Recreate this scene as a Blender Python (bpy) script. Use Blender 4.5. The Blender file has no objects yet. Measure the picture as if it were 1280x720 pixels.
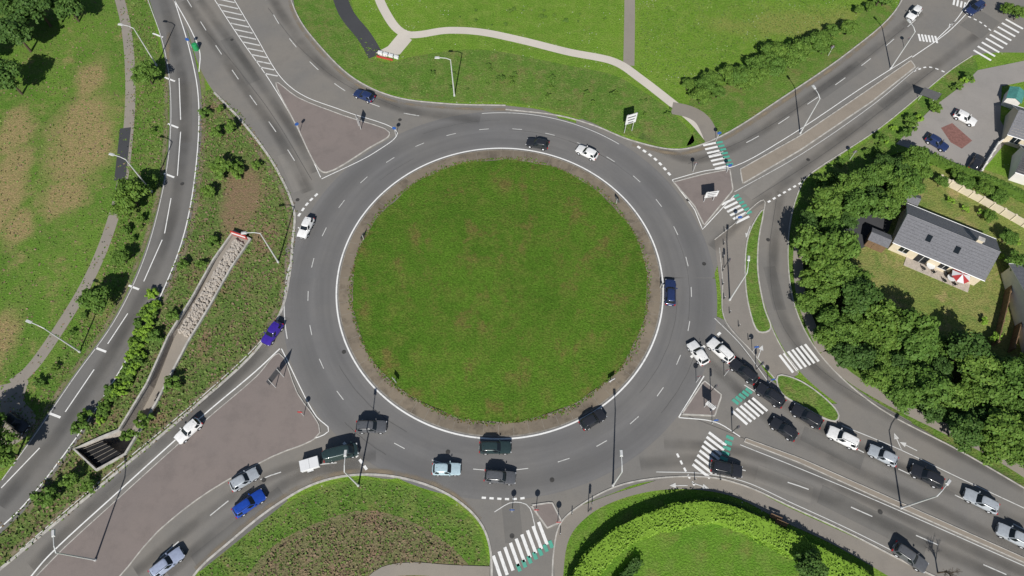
import bpy, math, random
import numpy as np
from mathutils import Vector
from mathutils.geometry import tessellate_polygon
random.seed(7); rng=np.random.default_rng(7)
H=100.0; F=853.3; T=math.radians(27.0); c_,s_=math.cos(T),math.sin(T)
scene=bpy.context.scene
# survey: photogrammetric conversion of plan coordinates to metres on the ground
def P(u,v,z=0.0):
    x=(u-640)/F; y=(360-v)/F
    k=(H-z)/(c_-y*s_)
    return (x*k,(y*c_+s_)*k)
CX,CY=-2.0,52.8
# ---------------------------------------------------------------- materials
def newmat(name):
    m=bpy.data.materials.new(name); m.use_nodes=True
    nt=m.node_tree; b=nt.nodes['Principled BSDF']
    return m,nt,b
def N(nt,t,**kw):
    n=nt.nodes.new(t)
    for k,v in kw.items():
        if k in n.inputs: n.inputs[k].default_value=v
        else: setattr(n,k,v)
    return n
def coords(nt):
    return N(nt,'ShaderNodeTexCoord').outputs['Object']
def noise(nt,co,scale,detail=4,rough=0.6,lo=0.3,hi=0.7,dist=0.0):
    n=N(nt,'ShaderNodeTexNoise'); n.inputs['Scale'].default_value=scale
    n.inputs['Detail'].default_value=min(detail,4); n.inputs['Roughness'].default_value=rough
    n.inputs['Distortion'].default_value=dist
    nt.links.new(co,n.inputs['Vector'])
    r=N(nt,'ShaderNodeMapRange'); r.inputs['From Min'].default_value=lo; r.inputs['From Max'].default_value=hi
    r.interpolation_type='SMOOTHSTEP'
    nt.links.new(n.outputs['Fac'],r.inputs['Value'])
    return r.outputs['Result']
def rgba(c): return (c[0],c[1],c[2],1)
def mix(nt,fac,a,b,mode='MIX'):
    m=N(nt,'ShaderNodeMix'); m.data_type='RGBA'; m.blend_type=mode
    if isinstance(fac,(int,float)): m.inputs[0].default_value=fac
    else: nt.links.new(fac,m.inputs[0])
    for i,x in ((6,a),(7,b)):
        if isinstance(x,tuple): m.inputs[i].default_value=rgba(x)
        else: nt.links.new(x,m.inputs[i])
    return m.outputs[2]
def math_(nt,op,a,b=None):
    m=N(nt,'ShaderNodeMath'); m.operation=op
    for i,x in ((0,a),(1,b)):
        if x is None: continue
        if isinstance(x,(int,float)): m.inputs[i].default_value=x
        else: nt.links.new(x,m.inputs[i])
    return m.outputs[0]
def patchmask(nt,co,patches):
    tot=None
    wob=N(nt,'ShaderNodeTexNoise'); wob.inputs['Scale'].default_value=0.12; wob.inputs['Detail'].default_value=5
    nt.links.new(co,wob.inputs['Vector'])
    w=math_(nt,'MULTIPLY',math_(nt,'SUBTRACT',wob.outputs['Fac'],0.5),2.0)
    for (u,v,ru,rv) in patches:
        x,y=P(u,v); sc=(F*c_+(v-360)*s_)/H
        rx=ru/sc; ry=rv/sc*1.12
        mp=N(nt,'ShaderNodeMapping'); mp.inputs['Location'].default_value=(-x/rx,-y/ry,0); mp.inputs['Scale'].default_value=(1/rx,1/ry,0)
        nt.links.new(co,mp.inputs['Vector'])
        ln=N(nt,'ShaderNodeVectorMath',operation='LENGTH'); nt.links.new(mp.outputs[0],ln.inputs[0])
        d=math_(nt,'ADD',ln.outputs['Value'],w)
        r=N(nt,'ShaderNodeMapRange'); r.interpolation_type='SMOOTHSTEP'
        r.inputs['From Min'].default_value=1.25; r.inputs['From Max'].default_value=0.45
        nt.links.new(d,r.inputs['Value'])
        tot=r.outputs['Result'] if tot is None else math_(nt,'MAXIMUM',tot,r.outputs['Result'])
    return tot
def grass(name,c1,c2,c3,dry=0.35,drycol=(.20,.15,.06),patches=None,flecks=False,fine=1.0,brightvar=0.35):
    m,nt,b=newmat(name); co=coords(nt)
    col=mix(nt,noise(nt,co,0.06,6,0.65,0.35,0.65),c1,c2)
    col=mix(nt,noise(nt,co,0.45,5,0.7,0.4,0.72),col,c3)
    d=noise(nt,co,0.22,8,0.72,0.52,0.70)
    col=mix(nt,math_(nt,'MULTIPLY',d,dry),col,drycol)
    if patches:
        pm=patchmask(nt,co,patches)
        pm=math_(nt,'MULTIPLY',pm,math_(nt,'ADD',math_(nt,'MULTIPLY',noise(nt,co,1.3,5,.7,.3,.7),.45),.55))
        col=mix(nt,pm,col,drycol)
    f=noise(nt,co,3.2,4,0.75,0.25,0.75)
    g=N(nt,'ShaderNodeMapRange'); g.inputs['To Min'].default_value=1-brightvar*fine; g.inputs['To Max'].default_value=1+brightvar*fine
    nt.links.new(f,g.inputs['Value'])
    cmb=N(nt,'ShaderNodeCombineColor')
    for i in range(3): nt.links.new(g.outputs['Result'],cmb.inputs[i])
    col=mix(nt,1.0,col,cmb.outputs[0],'MULTIPLY')
    if flecks:
        v=N(nt,'ShaderNodeTexVoronoi'); v.inputs['Scale'].default_value=1.3; nt.links.new(co,v.inputs['Vector'])
        lt=math_(nt,'LESS_THAN',v.outputs['Distance'],0.13)
        lt=math_(nt,'MULTIPLY',lt,noise(nt,co,0.15,3,.6,.50,.58))
        col=mix(nt,math_(nt,'MULTIPLY',lt,.8),col,(.55,.55,.45))
    nt.links.new(col,b.inputs['Base Color']); b.inputs['Roughness'].default_value=0.95
    b.inputs['Specular IOR Level'].default_value=0.1
    bp=N(nt,'ShaderNodeBump'); bp.inputs['Strength'].default_value=0.6; bp.inputs['Distance'].default_value=0.15
    nt.links.new(noise(nt,co,4.0,2,.7,.2,.8),bp.inputs['Height']); nt.links.new(bp.outputs[0],b.inputs['Normal'])
    return m
def asphalt(name,c,tint=(.02,.012,.0),polar=False,spread=0.20,stain=0.4):
    m,nt,b=newmat(name); co=coords(nt)
    c2=tuple(x+t for x,t in zip(c,tint)); dk=tuple(x*(1-spread) for x in c)
    col=mix(nt,noise(nt,co,0.07,5,.6,.35,.65),c,c2)
    col=mix(nt,math_(nt,'MULTIPLY',noise(nt,co,0.35,7,.7,.42,.75),stain),col,dk)
    col=mix(nt,math_(nt,'MULTIPLY',noise(nt,co,6,2,.8,.3,.7),.12),col,tuple(min(1,x*1.6) for x in c))
    if polar:
        sp=N(nt,'ShaderNodeSeparateXYZ'); mp=N(nt,'ShaderNodeMapping'); mp.inputs['Location'].default_value=(-CX,-CY,0)
        nt.links.new(co,mp.inputs['Vector']); nt.links.new(mp.outputs[0],sp.inputs[0])
        ln=N(nt,'ShaderNodeVectorMath',operation='LENGTH'); nt.links.new(mp.outputs[0],ln.inputs[0])
        at=math_(nt,'ARCTAN2',sp.outputs[1],sp.outputs[0])
        cb=N(nt,'ShaderNodeCombineXYZ'); nt.links.new(ln.outputs['Value'],cb.inputs[0]); nt.links.new(math_(nt,'MULTIPLY',at,1.6),cb.inputs[1])
        st=noise(nt,cb.outputs[0],1.0,4,.6,.3,.72)
        col=mix(nt,math_(nt,'MULTIPLY',st,.28),col,tuple(x*.62 for x in c))
        r=ln.outputs['Value']
        lon=noise(nt,co,.05,3,.6,.3,.65)
        for rc,wd,am in ((28.4,1.1,.30),(30.0,.9,.20),(32.8,1.4,.42),(34.2,.9,.24)):
            d=math_(nt,'ABSOLUTE',math_(nt,'SUBTRACT',r,rc))
            mr=N(nt,'ShaderNodeMapRange'); mr.interpolation_type='SMOOTHSTEP'
            mr.inputs['From Min'].default_value=wd*1.6; mr.inputs['From Max'].default_value=0
            nt.links.new(d,mr.inputs['Value'])
            col=mix(nt,math_(nt,'MULTIPLY',math_(nt,'MULTIPLY',mr.outputs['Result'],am),math_(nt,'ADD',math_(nt,'MULTIPLY',lon,.6),.5)),col,tuple(x*.5 for x in c))
    nt.links.new(col,b.inputs['Base Color']); b.inputs['Roughness'].default_value=0.88
    b.inputs['Specular IOR Level'].default_value=0.25
    return m
def plain(name,c,rough=.7,var=.2,scale=1.5,metal=0.0,spec=.4):
    m,nt,b=newmat(name); co=coords(nt)
    col=mix(nt,noise(nt,co,scale,3,.7,.3,.7),c,tuple(x*(1-var) for x in c))
    nt.links.new(col,b.inputs['Base Color']); b.inputs['Roughness'].default_value=rough
    b.inputs['Metallic'].default_value=metal; b.inputs['Specular IOR Level'].default_value=spec
    return m
def paintmark(name,c,under=(.15,.15,.145),wear=.55):
    m,nt,b=newmat(name); co=coords(nt)
    w=noise(nt,co,1.6,5,.78,.5,.78)
    col=mix(nt,math_(nt,'MULTIPLY',w,wear),c,under)
    nt.links.new(col,b.inputs['Base Color']); b.inputs['Roughness'].default_value=.6
    return m
def leafmat(name,c1,c2,c3,dk=.35):
    m,nt,b=newmat(name)
    g=N(nt,'ShaderNodeNewGeometry'); oi=N(nt,'ShaderNodeObjectInfo')
    col=mix(nt,g.outputs['Random Per Island'],c1,c2)
    col=mix(nt,math_(nt,'MULTIPLY',oi.outputs['Random'],.6),col,c3)
    co=coords(nt); n=noise(nt,co,.7,2,.6,.35,.65)
    col=mix(nt,math_(nt,'MULTIPLY',n,dk),col,tuple(x*.5 for x in c1))
    nt.links.new(col,b.inputs['Base Color']); b.inputs['Roughness'].default_value=.65; b.inputs['Specular IOR Level'].default_value=.2
    return m
def carpaint(name,c,metal=.0):
    m,nt,b=newmat(name); b.inputs['Base Color'].default_value=rgba(c); b.inputs['Roughness'].default_value=.28
    b.inputs['Metallic'].default_value=metal; b.inputs['Coat Weight'].default_value=.6; b.inputs['Coat Roughness'].default_value=.06
    co=coords(nt); col=mix(nt,noise(nt,co,3,2,.6,.3,.7),c,tuple(x*.86 for x in c)); nt.links.new(col,b.inputs['Base Color'])
    return m
def wearmat(name,c,strength,sc=.35,lo=.25,hi=.7):
    m,nt,b=newmat(name); b.inputs['Base Color'].default_value=rgba(c); b.inputs['Roughness'].default_value=.8; b.inputs['Specular IOR Level'].default_value=.2
    uv=N(nt,'ShaderNodeTexCoord').outputs['UV']; sp=N(nt,'ShaderNodeSeparateXYZ'); nt.links.new(uv,sp.inputs[0])
    d=math_(nt,'ABSOLUTE',math_(nt,'SUBTRACT',sp.outputs[0],.5))
    mr=N(nt,'ShaderNodeMapRange'); mr.interpolation_type='SMOOTHSTEP'; mr.inputs['From Min'].default_value=.5; mr.inputs['From Max'].default_value=.08
    nt.links.new(d,mr.inputs['Value'])
    n=noise(nt,coords(nt),sc,3,.6,lo,hi)
    nt.links.new(math_(nt,'MULTIPLY',math_(nt,'MULTIPLY',mr.outputs['Result'],n),strength),b.inputs['Alpha'])
    return m
M={}
M['field']=grass('field_grass',(.145,.260,.030),(.118,.225,.026),(.18,.27,.048),dry=.35,drycol=(.22,.24,.065),
   patches=[(1010,30,110,26)],flecks=True)
M['park']=grass('park_grass',(.085,.180,.024),(.120,.220,.032),(.15,.20,.05),dry=.55,drycol=(.32,.235,.12),
   patches=[(102,175,44,80),(5,235,28,66),(80,245,32,36),(15,165,26,40),(0,420,22,34),(115,100,22,36),(25,285,20,26)])
M['verge']=grass('verge_grass',(.110,.205,.032),(.088,.178,.027),(.17,.21,.06),dry=.5,drycol=(.22,.165,.08))
M['slope']=grass('slope_planting',(.115,.18,.045),(.092,.158,.036),(.19,.175,.08),dry=.75,drycol=(.235,.155,.10),
   patches=[(300,250,26,52),(285,330,25,20),(330,300,16,28),(255,430,10,20),(190,520,20,12)])
M['center']=grass('island_meadow',(.085,.170,.018),(.064,.138,.014),(.112,.158,.027),dry=.8,drycol=(.15,.125,.04),brightvar=.42)
M['mound']=grass('flowerbed_soil',(.19,.165,.085),(.145,.16,.065),(.22,.17,.11),dry=.8,drycol=(.24,.155,.105))
M['garden']=grass('garden_lawn',(.18,.225,.052),(.24,.24,.08),(.13,.20,.045),dry=.8,drycol=(.35,.27,.13))
M['lawn']=grass('mown_lawn',(.100,.215,.024),(.13,.245,.028),(.15,.23,.045),dry=.35)
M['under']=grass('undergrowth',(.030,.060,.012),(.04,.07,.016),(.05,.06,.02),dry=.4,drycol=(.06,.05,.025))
M['ring']=asphalt('asphalt_ring',(.170,.168,.168),tint=(.022,.018,.010),polar=True,stain=.3)
M['road']=asphalt('asphalt_approach',(.182,.175,.164),tint=(.028,.020,.010),stain=.35)
M['ramp']=asphalt('asphalt_ramp',(.155,.152,.147),tint=(.022,.017,.010),stain=.35)
M['patch']=asphalt('asphalt_patch',(.152,.147,.139),tint=(.015,.012,.006))
M['patchl']=asphalt('asphalt_patch_light',(.208,.198,.182),tint=(.02,.015,.01))
M['seal']=plain('crack_sealant',(.095,.093,.09),.7,.3,2)
M['cover']=plain('cast_iron',(.06,.058,.055),.6,.3,2)
M['path']=asphalt('path_tarmac',(.26,.235,.205),tint=(.03,.025,.015))
M['concrete']=asphalt('path_concrete',(.53,.49,.44),tint=(.05,.045,.03),spread=.12)
M['pave']=asphalt('pavement',(.225,.206,.184),tint=(.025,.02,.01))
M['parking']=asphalt('parking_tarmac',(.27,.255,.24),tint=(.03,.025,.02))
M['median']=asphalt('median_surfacing',(.195,.168,.157),tint=(.022,.016,.012),stain=.55,spread=.22)
M['medianb']=asphalt('median_gravel',(.26,.225,.185),tint=(.02,.018,.015),stain=.7)
M['apron']=asphalt('apron_setts',(.172,.145,.112),tint=(.06,.048,.032),stain=1.0,spread=.42)
M['dark']=asphalt('dark_tarmac',(.055,.057,.062),tint=(.008,.008,.008))
M['red']=plain('red_paving',(.26,.13,.11),.8,.35,2.5)
M['kerb']=plain('kerb_stone',(.52,.50,.46),.8,.35,1.2)
M['kerbd']=plain('kerb_worn',(.29,.265,.225),.85,.4,1.2)
M['white']=paintmark('white_paint',(.80,.80,.78))
M['whitef']=paintmark('white_paint_worn',(.60,.60,.58),wear=.85)
M['green']=paintmark('green_paint',(.08,.38,.28),wear=.75)
M['wear']=wearmat('tyre_wear',(.05,.049,.048),.34,.10,.15,.75)
M['dust']=wearmat('verge_dust',(.29,.235,.165),.8)
M['metal']=plain('galvanised_steel',(.62,.63,.63),.5,.15,3,metal=.15)
M['dmetal']=plain('dark_steel',(.04,.045,.05),.5,.2,3)
M['signw']=plain('sign_white',(.72,.73,.74),.4,.05)
M['signb']=plain('sign_blue',(.03,.10,.35),.4,.05)
M['signbk']=plain('sign_back',(.10,.10,.11),.6,.1)
M['signr']=plain('sign_red',(.42,.05,.05),.4,.05)
M['bark']=plain('bark',(.10,.075,.05),.9,.4,4)
M['leaf']=leafmat('leaf_mid',(.085,.170,.024),(.150,.235,.038),(.065,.145,.026))
M['leafd']=leafmat('leaf_dark',(.050,.115,.022),(.092,.165,.032),(.045,.095,.022))
M['leafl']=leafmat('leaf_lime',(.17,.31,.030),(.23,.38,.045),(.16,.28,.03),.2)
M['tuft']=leafmat('meadow_tuft',(.074,.160,.016),(.12,.195,.028),(.085,.165,.02),.2)
M['tuftr']=leafmat('meadow_seedhead',(.19,.125,.055),(.14,.14,.04),(.15,.11,.045),.2)
M['tufts']=leafmat('slope_tuft',(.090,.175,.032),(.18,.24,.058),(.12,.18,.042),.25)
M['tuftb']=leafmat('slope_tuft_dry',(.26,.175,.12),(.19,.155,.08),(.17,.13,.08),.25)
M['stone']=plain('gabion_stone',(.55,.50,.44),.9,.45,5)
M['wall']=plain('render_cream',(.66,.58,.44),.85,.1,1)
M['wallw']=plain('render_white',(.72,.70,.66),.85,.1,1)
M['slate']=plain('roof_slate',(.175,.178,.195),.6,.3,4)
M['slate2']=plain('roof_dark',(.06,.06,.065),.6,.3,4)
M['tile']=plain('terrace_tile',(.50,.44,.38),.8,.25,3)
M['wood']=plain('wood_fence',(.22,.14,.08),.85,.3,3)
M['teal']=plain('teal_sheet',(.09,.30,.27),.6,.3,2)
M['redp']=plain('red_panel',(.5,.06,.05),.6,.2,2)
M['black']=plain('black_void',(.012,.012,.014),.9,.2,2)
def glass():
    m,nt,b=newmat('vehicle_glass'); b.inputs['Base Color'].default_value=(.012,.016,.02,1); b.inputs['Roughness'].default_value=.08; return m
M['glass']=glass()
M['tyre']=plain('tyre_rubber',(.02,.02,.02),.9,.2,5)
M['head']=plain('headlamp',(.7,.72,.75),.2,.05)
M['tail']=plain('taillamp',(.4,.01,.01),.3,.05)
# ---------------------------------------------------------------- mesh helpers
def mk(name,verts,faces,mats,idx=None,smooth=False,uvs=None):
    me=bpy.data.meshes.new(name); me.from_pydata([tuple(map(float,v)) for v in verts],[],faces); 
    for m in mats: me.materials.append(M[m] if isinstance(m,str) else m)
    if idx is not None: me.polygons.foreach_set('material_index',idx)
    if smooth: me.polygons.foreach_set('use_smooth',[True]*len(me.polygons))
    if uvs is not None:
        l=me.uv_layers.new(name='UVMap')
        for lp in me.loops: l.data[lp.index].uv=uvs[lp.vertex_index]
    me.update(); ob=bpy.data.objects.new(name,me); scene.collection.objects.link(ob); return ob
def cr(pts,closed=False,n=6):
    pts=[np.array(p,float) for p in pts]; out=[]; L=len(pts)
    rngi=range(L) if closed else range(L-1)
    for i in rngi:
        p1=pts[i]; p2=pts[(i+1)%L]
        p0=pts[i-1] if (closed or i>0) else 2*p1-p2
        p3=pts[(i+2)%L] if (closed or i<L-2) else 2*p2-p1
        a=max(np.linalg.norm(p1-p0),1e-6)**.5; b=max(np.linalg.norm(p2-p1),1e-6)**.5; d=max(np.linalg.norm(p3-p2),1e-6)**.5
        m1=(p2-p1)+b*((p1-p0)/a-(p2-p0)/(a+b)); m2=(p2-p1)+b*((p3-p2)/d-(p3-p1)/(b+d))
        for k in range(n):
            t=k/n; out.append((2*t**3-3*t*t+1)*p1+(t**3-2*t*t+t)*m1+(-2*t**3+3*t*t)*p2+(t**3-t*t)*m2)
    if not closed: out.append(pts[-1])
    return out
def W(pts,z=0): return [P(p[0],p[1],z) for p in pts]
def poly(name,px,mat,z,smooth=True,n=5,world=False,side=0.0):
    pts=px if world else W(cr(px,True,n) if smooth else px)
    v=[Vector((p[0],p[1],0)) for p in pts]
    tris=tessellate_polygon([v]); fs=[]
    for t in tris:
        a,b,c=[v[i] for i in t]
        if (b-a).cross(c-a).z<0: t=(t[0],t[2],t[1])
        fs.append(tuple(t))
    verts=[(p[0],p[1],z) for p in pts]; nv=len(verts)
    if side>0:
        verts+= [(p[0],p[1],z-side) for p in pts]
        for i in range(nv): fs.append((i,(i+1)%nv,(i+1)%nv+nv,i+nv))
    return mk(name,verts,fs,[mat])
def resample(w,step):
    w=np.array(w); d=np.r_[0,np.cumsum(np.linalg.norm(np.diff(w,axis=0),axis=1))]
    n=max(2,int(d[-1]/step)+1); t=np.linspace(0,d[-1],n)
    return np.c_[np.interp(t,d,w[:,0]),np.interp(t,d,w[:,1])]
def strip(name,lp,rp,mat,z,n=60):
    def rs(p):
        w=np.array(W(cr(p))); d=np.r_[0,np.cumsum(np.linalg.norm(np.diff(w,axis=0),axis=1))]; t=np.linspace(0,d[-1],n)
        return np.c_[np.interp(t,d,w[:,0]),np.interp(t,d,w[:,1])]
    a,b=rs(lp),rs(rp); v=[(x,y,z) for x,y in a]+[(x,y,z) for x,y in b]
    return mk(name,v,[(i,i+1,n+i+1,n+i) for i in range(n-1)],[mat])
def offs(w):
    w=np.array(w); t=np.gradient(w,axis=0); t/=np.maximum(np.linalg.norm(t,axis=1,keepdims=True),1e-9)
    return np.c_[-t[:,1],t[:,0]]
class Acc:
    def __init__(s): s.v=[];s.f=[];s.i=[];s.uv=[]
    def ribbon(s,w,width,z,h=0,mi=0):
        w=np.array(w); nn=offs(w); a=w+nn*width/2; b=w-nn*width/2; k=len(s.v); n=len(w)
        d=np.r_[0,np.cumsum(np.linalg.norm(np.diff(w,axis=0),axis=1))]
        s.v+=[(x,y,z) for x,y in a]+[(x,y,z) for x,y in b]
        s.uv+=[(0,q) for q in d]+[(1,q) for q in d]
        for i in range(n-1): s.f.append((k+n+i,k+n+i+1,k+i+1,k+i)); s.i.append(mi)
        if h>0:
            s.v+=[(x,y,z-h) for x,y in a]+[(x,y,z-h) for x,y in b]; s.uv+=[(0,0)]*(2*n)
            for i in range(n-1):
                s.f.append((k+i,k+i+1,k+2*n+i+1,k+2*n+i)); s.f.append((k+n+i+1,k+n+i,k+3*n+i,k+3*n+i+1)); s.i+=[mi,mi]
    def box(s,cx,cy,z0,z1,lx,ly,ang=0,mi=0,taper=1.0):
        k=len(s.v); ca,sa=math.cos(ang),math.sin(ang)
        for z,tp in ((z0,1),(z1,taper)):
            for sx,sy in ((-1,-1),(1,-1),(1,1),(-1,1)):
                x,y=sx*lx/2*tp,sy*ly/2*tp; s.v.append((cx+x*ca-y*sa,cy+x*sa+y*ca,z)); s.uv.append((0,0))
        for f in ((3,2,1,0),(4,5,6,7),(0,1,5,4),(1,2,6,5),(2,3,7,6),(3,0,4,7)): s.f.append(tuple(k+q for q in f)); s.i.append(mi)
    def tube(s,p0,p1,r0,r1,mi=0,n=8):
        p0=Vector(p0);p1=Vector(p1); d=(p1-p0).normalized(); a=d.orthogonal().normalized(); b=d.cross(a); k=len(s.v)
        for p,r in ((p0,r0),(p1,r1)):
            for j in range(n):
                t=2*math.pi*j/n; q=p+(a*math.cos(t)+b*math.sin(t))*r; s.v.append(tuple(q)); s.uv.append((0,0))
        for j in range(n): s.f.append((k+j,k+(j+1)%n,k+n+(j+1)%n,k+n+j)); s.i.append(mi)
        s.f.append(tuple(k+n+j for j in range(n))); s.i.append(mi); s.f.append(tuple(k+n-1-j for j in range(n))); s.i.append(mi)
    def quad(s,pts,mi=0):
        k=len(s.v); s.v+=[tuple(p) for p in pts]; s.uv+=[(0,0)]*len(pts); s.f.append(tuple(range(k,k+len(pts)))); s.i.append(mi)
    def out(s,name,mats,smooth=False,uv=False): return mk(name,s.v,s.f,mats,s.i,smooth,s.uv if uv else None)
# ---------------------------------------------------------------- ground
TUN=[(293,290),(268,325),(240,375),(212,420),(185,480),(150,538),(126,548),(94,562),(122,588),(158,568),(196,505),(236,428),(262,385),(290,335),(314,300)]
tun=W(TUN); B=900
outer=[(-B,-B),(B,-B),(B,B),(-B,B)]
allv=[Vector((x,y,0)) for x,y in outer]+[Vector((x,y,0)) for x,y in tun]
tr=tessellate_polygon([allv[:4],allv[4:]]); fs=[]
for t in tr:
    a,b,c=[allv[i] for i in t]
    fs.append((t[0],t[2],t[1]) if (b-a).cross(c-a).z<0 else tuple(t))
mk('ground',[tuple(v) for v in allv],fs,['field'])
def holed(name,px,mat,z):
    o=[Vector((x,y,0)) for x,y in W(cr(px,True,5))]; h=[Vector((x,y,0)) for x,y in tun]; av=o+h
    fs=[]
    for t in tessellate_polygon([o,h]):
        a,b,c=[av[i] for i in t]; fs.append((t[0],t[2],t[1]) if (b-a).cross(c-a).z<0 else tuple(t))
    mk(name,[(v.x,v.y,z) for v in av],fs,[mat])
SLOPE=[(262,112),(300,140),(345,205),(372,262),(366,330),(352,392),(322,438),(250,506),(130,608),(18,700),(-60,745),(-60,690),(0,655),(30,632),(90,555),(150,465),(203,368),(233,290),(247,200),(250,125)]
holed('slope_planting',SLOPE,'slope',.012)
PARK=[(-80,-40),(175,-40),(195,40),(208,110),(206,185),(195,260),(170,330),(135,402),(88,470),(38,548),(-30,610),(-80,660)]
poly('park_grass',PARK,'park',.012)
VERGEL=[(178,-30),(196,50),(212,110),(210,185),(196,262),(172,333),(138,403),(90,470),(42,545),(20,575),(-5,590),(10,520),(40,500),(70,450),(110,385),(140,320),(152,250),(165,170),(168,80),(155,-30)]
poly('grass_verge',VERGEL,'verge',.020)
def depth(u,v):
    t=(v-295)/(560-295); return -3.0*max(0,min(1,t))
A=Acc(); n=len(TUN)
for i in range(n):
    j=(i+1)%n; a=tun[i];b=tun[j]; A.quad([(a[0],a[1],.35),(b[0],b[1],.35),(b[0],b[1],depth(*TUN[j])-.1),(a[0],a[1],depth(*TUN[i])-.1)],0)
lft=TUN[:8]; rgt=[TUN[14],TUN[13],TUN[12],TUN[11],TUN[10],TUN[9],TUN[9],TUN[8]]
for i in range(7):
    q=[lft[i],lft[i+1],rgt[i+1],rgt[i]]; A.quad([(*P(*p),depth(*p)+.0) for p in q],1)
A.ribbon(np.array(tun+[tun[0]]),.3,.45,.45,2)
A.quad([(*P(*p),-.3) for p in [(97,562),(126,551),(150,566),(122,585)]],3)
for k in range(6):
    t=k/5; p=(100+24*t,562+20*t); q=(128+22*t,551+15*t); a=P(*p);b=P(*q); A.tube((*a,-.2),(*b,-.2),.035,.035,4,6)
A.out('underpass_ramp',['stone','path','kerb','black','kerbd'])
A=Acc()
for i in range(620):
    t=random.random(); s=random.random(); u=294-(294-222)*t+s*10; v=300+(412-300)*t+s*5
    x,y=P(u,v); z=depth(u,v)*(1-.5*(1-s))
    A.box(x,y,z-.3,z+.15+.4*random.random(),.3+.35*random.random(),.3+.3*random.random(),random.random()*3,0,.7)
A.out('gabion_stones',['stone'])
A=Acc(); x,y=P(300,296); A.box(x,y,0,1.1,3.0,.2,math.radians(-20),0); A.box(x,y-.12,.5,.9,2.6,.06,math.radians(-20),1); A.out('underpass_barrier',['redp','signw'])
# --------------- bottom / right land parcels
poly('flowerbed_verge',[(235,740),(262,705),(300,672),(345,637),(395,612),(445,600),(500,605),(555,625),(592,652),(606,685),(608,740)],'verge',.012)
poly('flowerbed_mound',[(300,745),(312,715),(345,680),(400,652),(455,638),(510,650),(560,680),(595,720),(600,745)],'mound',.020)
poly('hedge_lawn',[(690,760),(700,690),(722,655),(760,632),(820,618),(880,617),(980,655),(1060,700),(1120,740),(1180,770)],'lawn',.012)
poly('garden_plot',[(1060,345),(1085,290),(1130,225),(1175,205),(1240,215),(1340,260),(1400,300),(1420,480),(1290,470),(1220,450),(1150,420)],'garden',.026)
TREEM=[(1018,258),(1045,230),(1085,218),(1112,195),(1145,190),(1158,205),(1150,234),(1112,260),(1068,260),(1055,300),(1068,345),(1108,392),(1170,415),(1225,450),(1290,458),(1400,490),(1400,650),(1240,562),(1180,530),(1120,488),(1060,450),(1018,408),(1004,350),(1002,300)]
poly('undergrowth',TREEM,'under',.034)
poly('grass_verge',[(1000,240),(1030,215),(1100,165),(1150,125),(1215,72),(1222,90),(1180,130),(1140,175),(1090,205),(1040,235),(1012,265),(1000,310),(1004,360),(1020,405),(1060,450),(1130,497),(1200,540),(1300,600),(1420,670),(1400,700),(1280,622),(1200,575),(1100,515),(1040,470),(1010,425),(990,380),(984,320),(988,275)],'verge',.030)
poly('grass_verge',[(1118,16),(1060,75),(985,128),(905,172),(858,186),(868,160),(860,135),(870,115),(930,100),(1000,75),(1060,35),(1110,-20)],'verge',.012)
poly('grass_verge',[(352,-20),(400,58),(442,96),(492,118),(560,127),(632,128),(700,140),(780,168),(850,184),(868,176),(840,140),(800,112),(770,95),(700,80),(600,62),(520,70),(480,78),(450,60),(430,-20)],'verge',.012)
# --------------- paths
def ribbon(name,px,width,mat,z,h=0,smooth=True,step=1.0):
    w=W(cr(px) if smooth else px); A=Acc(); A.ribbon(resample(w,step),width,z,h); return A.out(name,[mat],uv=True)
ribbon('park_path',[(138,-40),(157,30),(163,100),(160,170),(148,250),(118,335),(75,410),(35,465),(15,480)],1.9,'path',.03)
ribbon('park_path',[(157,160),(150,225)],2.0,'dark',.038)
poly('park_path_junction',[(-60,490),(0,482),(35,475),(30,500),(45,520),(38,540),(10,560),(-60,580)],'path',.034)
ribbon('footpath',[(462,-40),(480,12),(505,42),(560,38),(600,40),(650,50),(710,65),(770,78),(800,98),(835,125),(868,152),(885,172)],1.9,'concrete',.03)
ribbon('footpath',[(787,-60),(787,20),(786,82)],2.2,'path',.024)
ribbon('footpath',[(415,-40),(432,15),(455,45),(470,70)],3.0,'dark',.022)
poly('footpath_plaza',[(500,40),(515,50),(500,68),(478,72),(470,66),(485,58)],'concrete',.034,smooth=False)
ribbon('footpath',[(840,135),(862,140),(878,150),(892,178)],3.0,'pave',.036)
ribbon('footpath',[(455,735),(480,716),(515,711),(560,714),(612,716)],1.6,'path',.10,.1)
ribbon('footpath',[(1028,440),(1060,470),(1110,500),(1180,535),(1240,565),(1300,602),(1400,660)],1.7,'path',.038)
ribbon('footpath',[(1020,262),(1000,300),(998,340),(1004,380),(1028,440)],1.6,'path',.038)
poly('pavement',[(688,760),(690,700),(695,665),(712,640),(745,625),(800,607),(860,592),(920,603),(985,634),(1060,668),(1160,716),(1230,760),(1180,765),(1110,720),(1040,680),(975,650),(920,622),(870,612),(815,614),(765,628),(735,645),(712,672),(704,720),(704,760)],'pave',.036)
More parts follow.
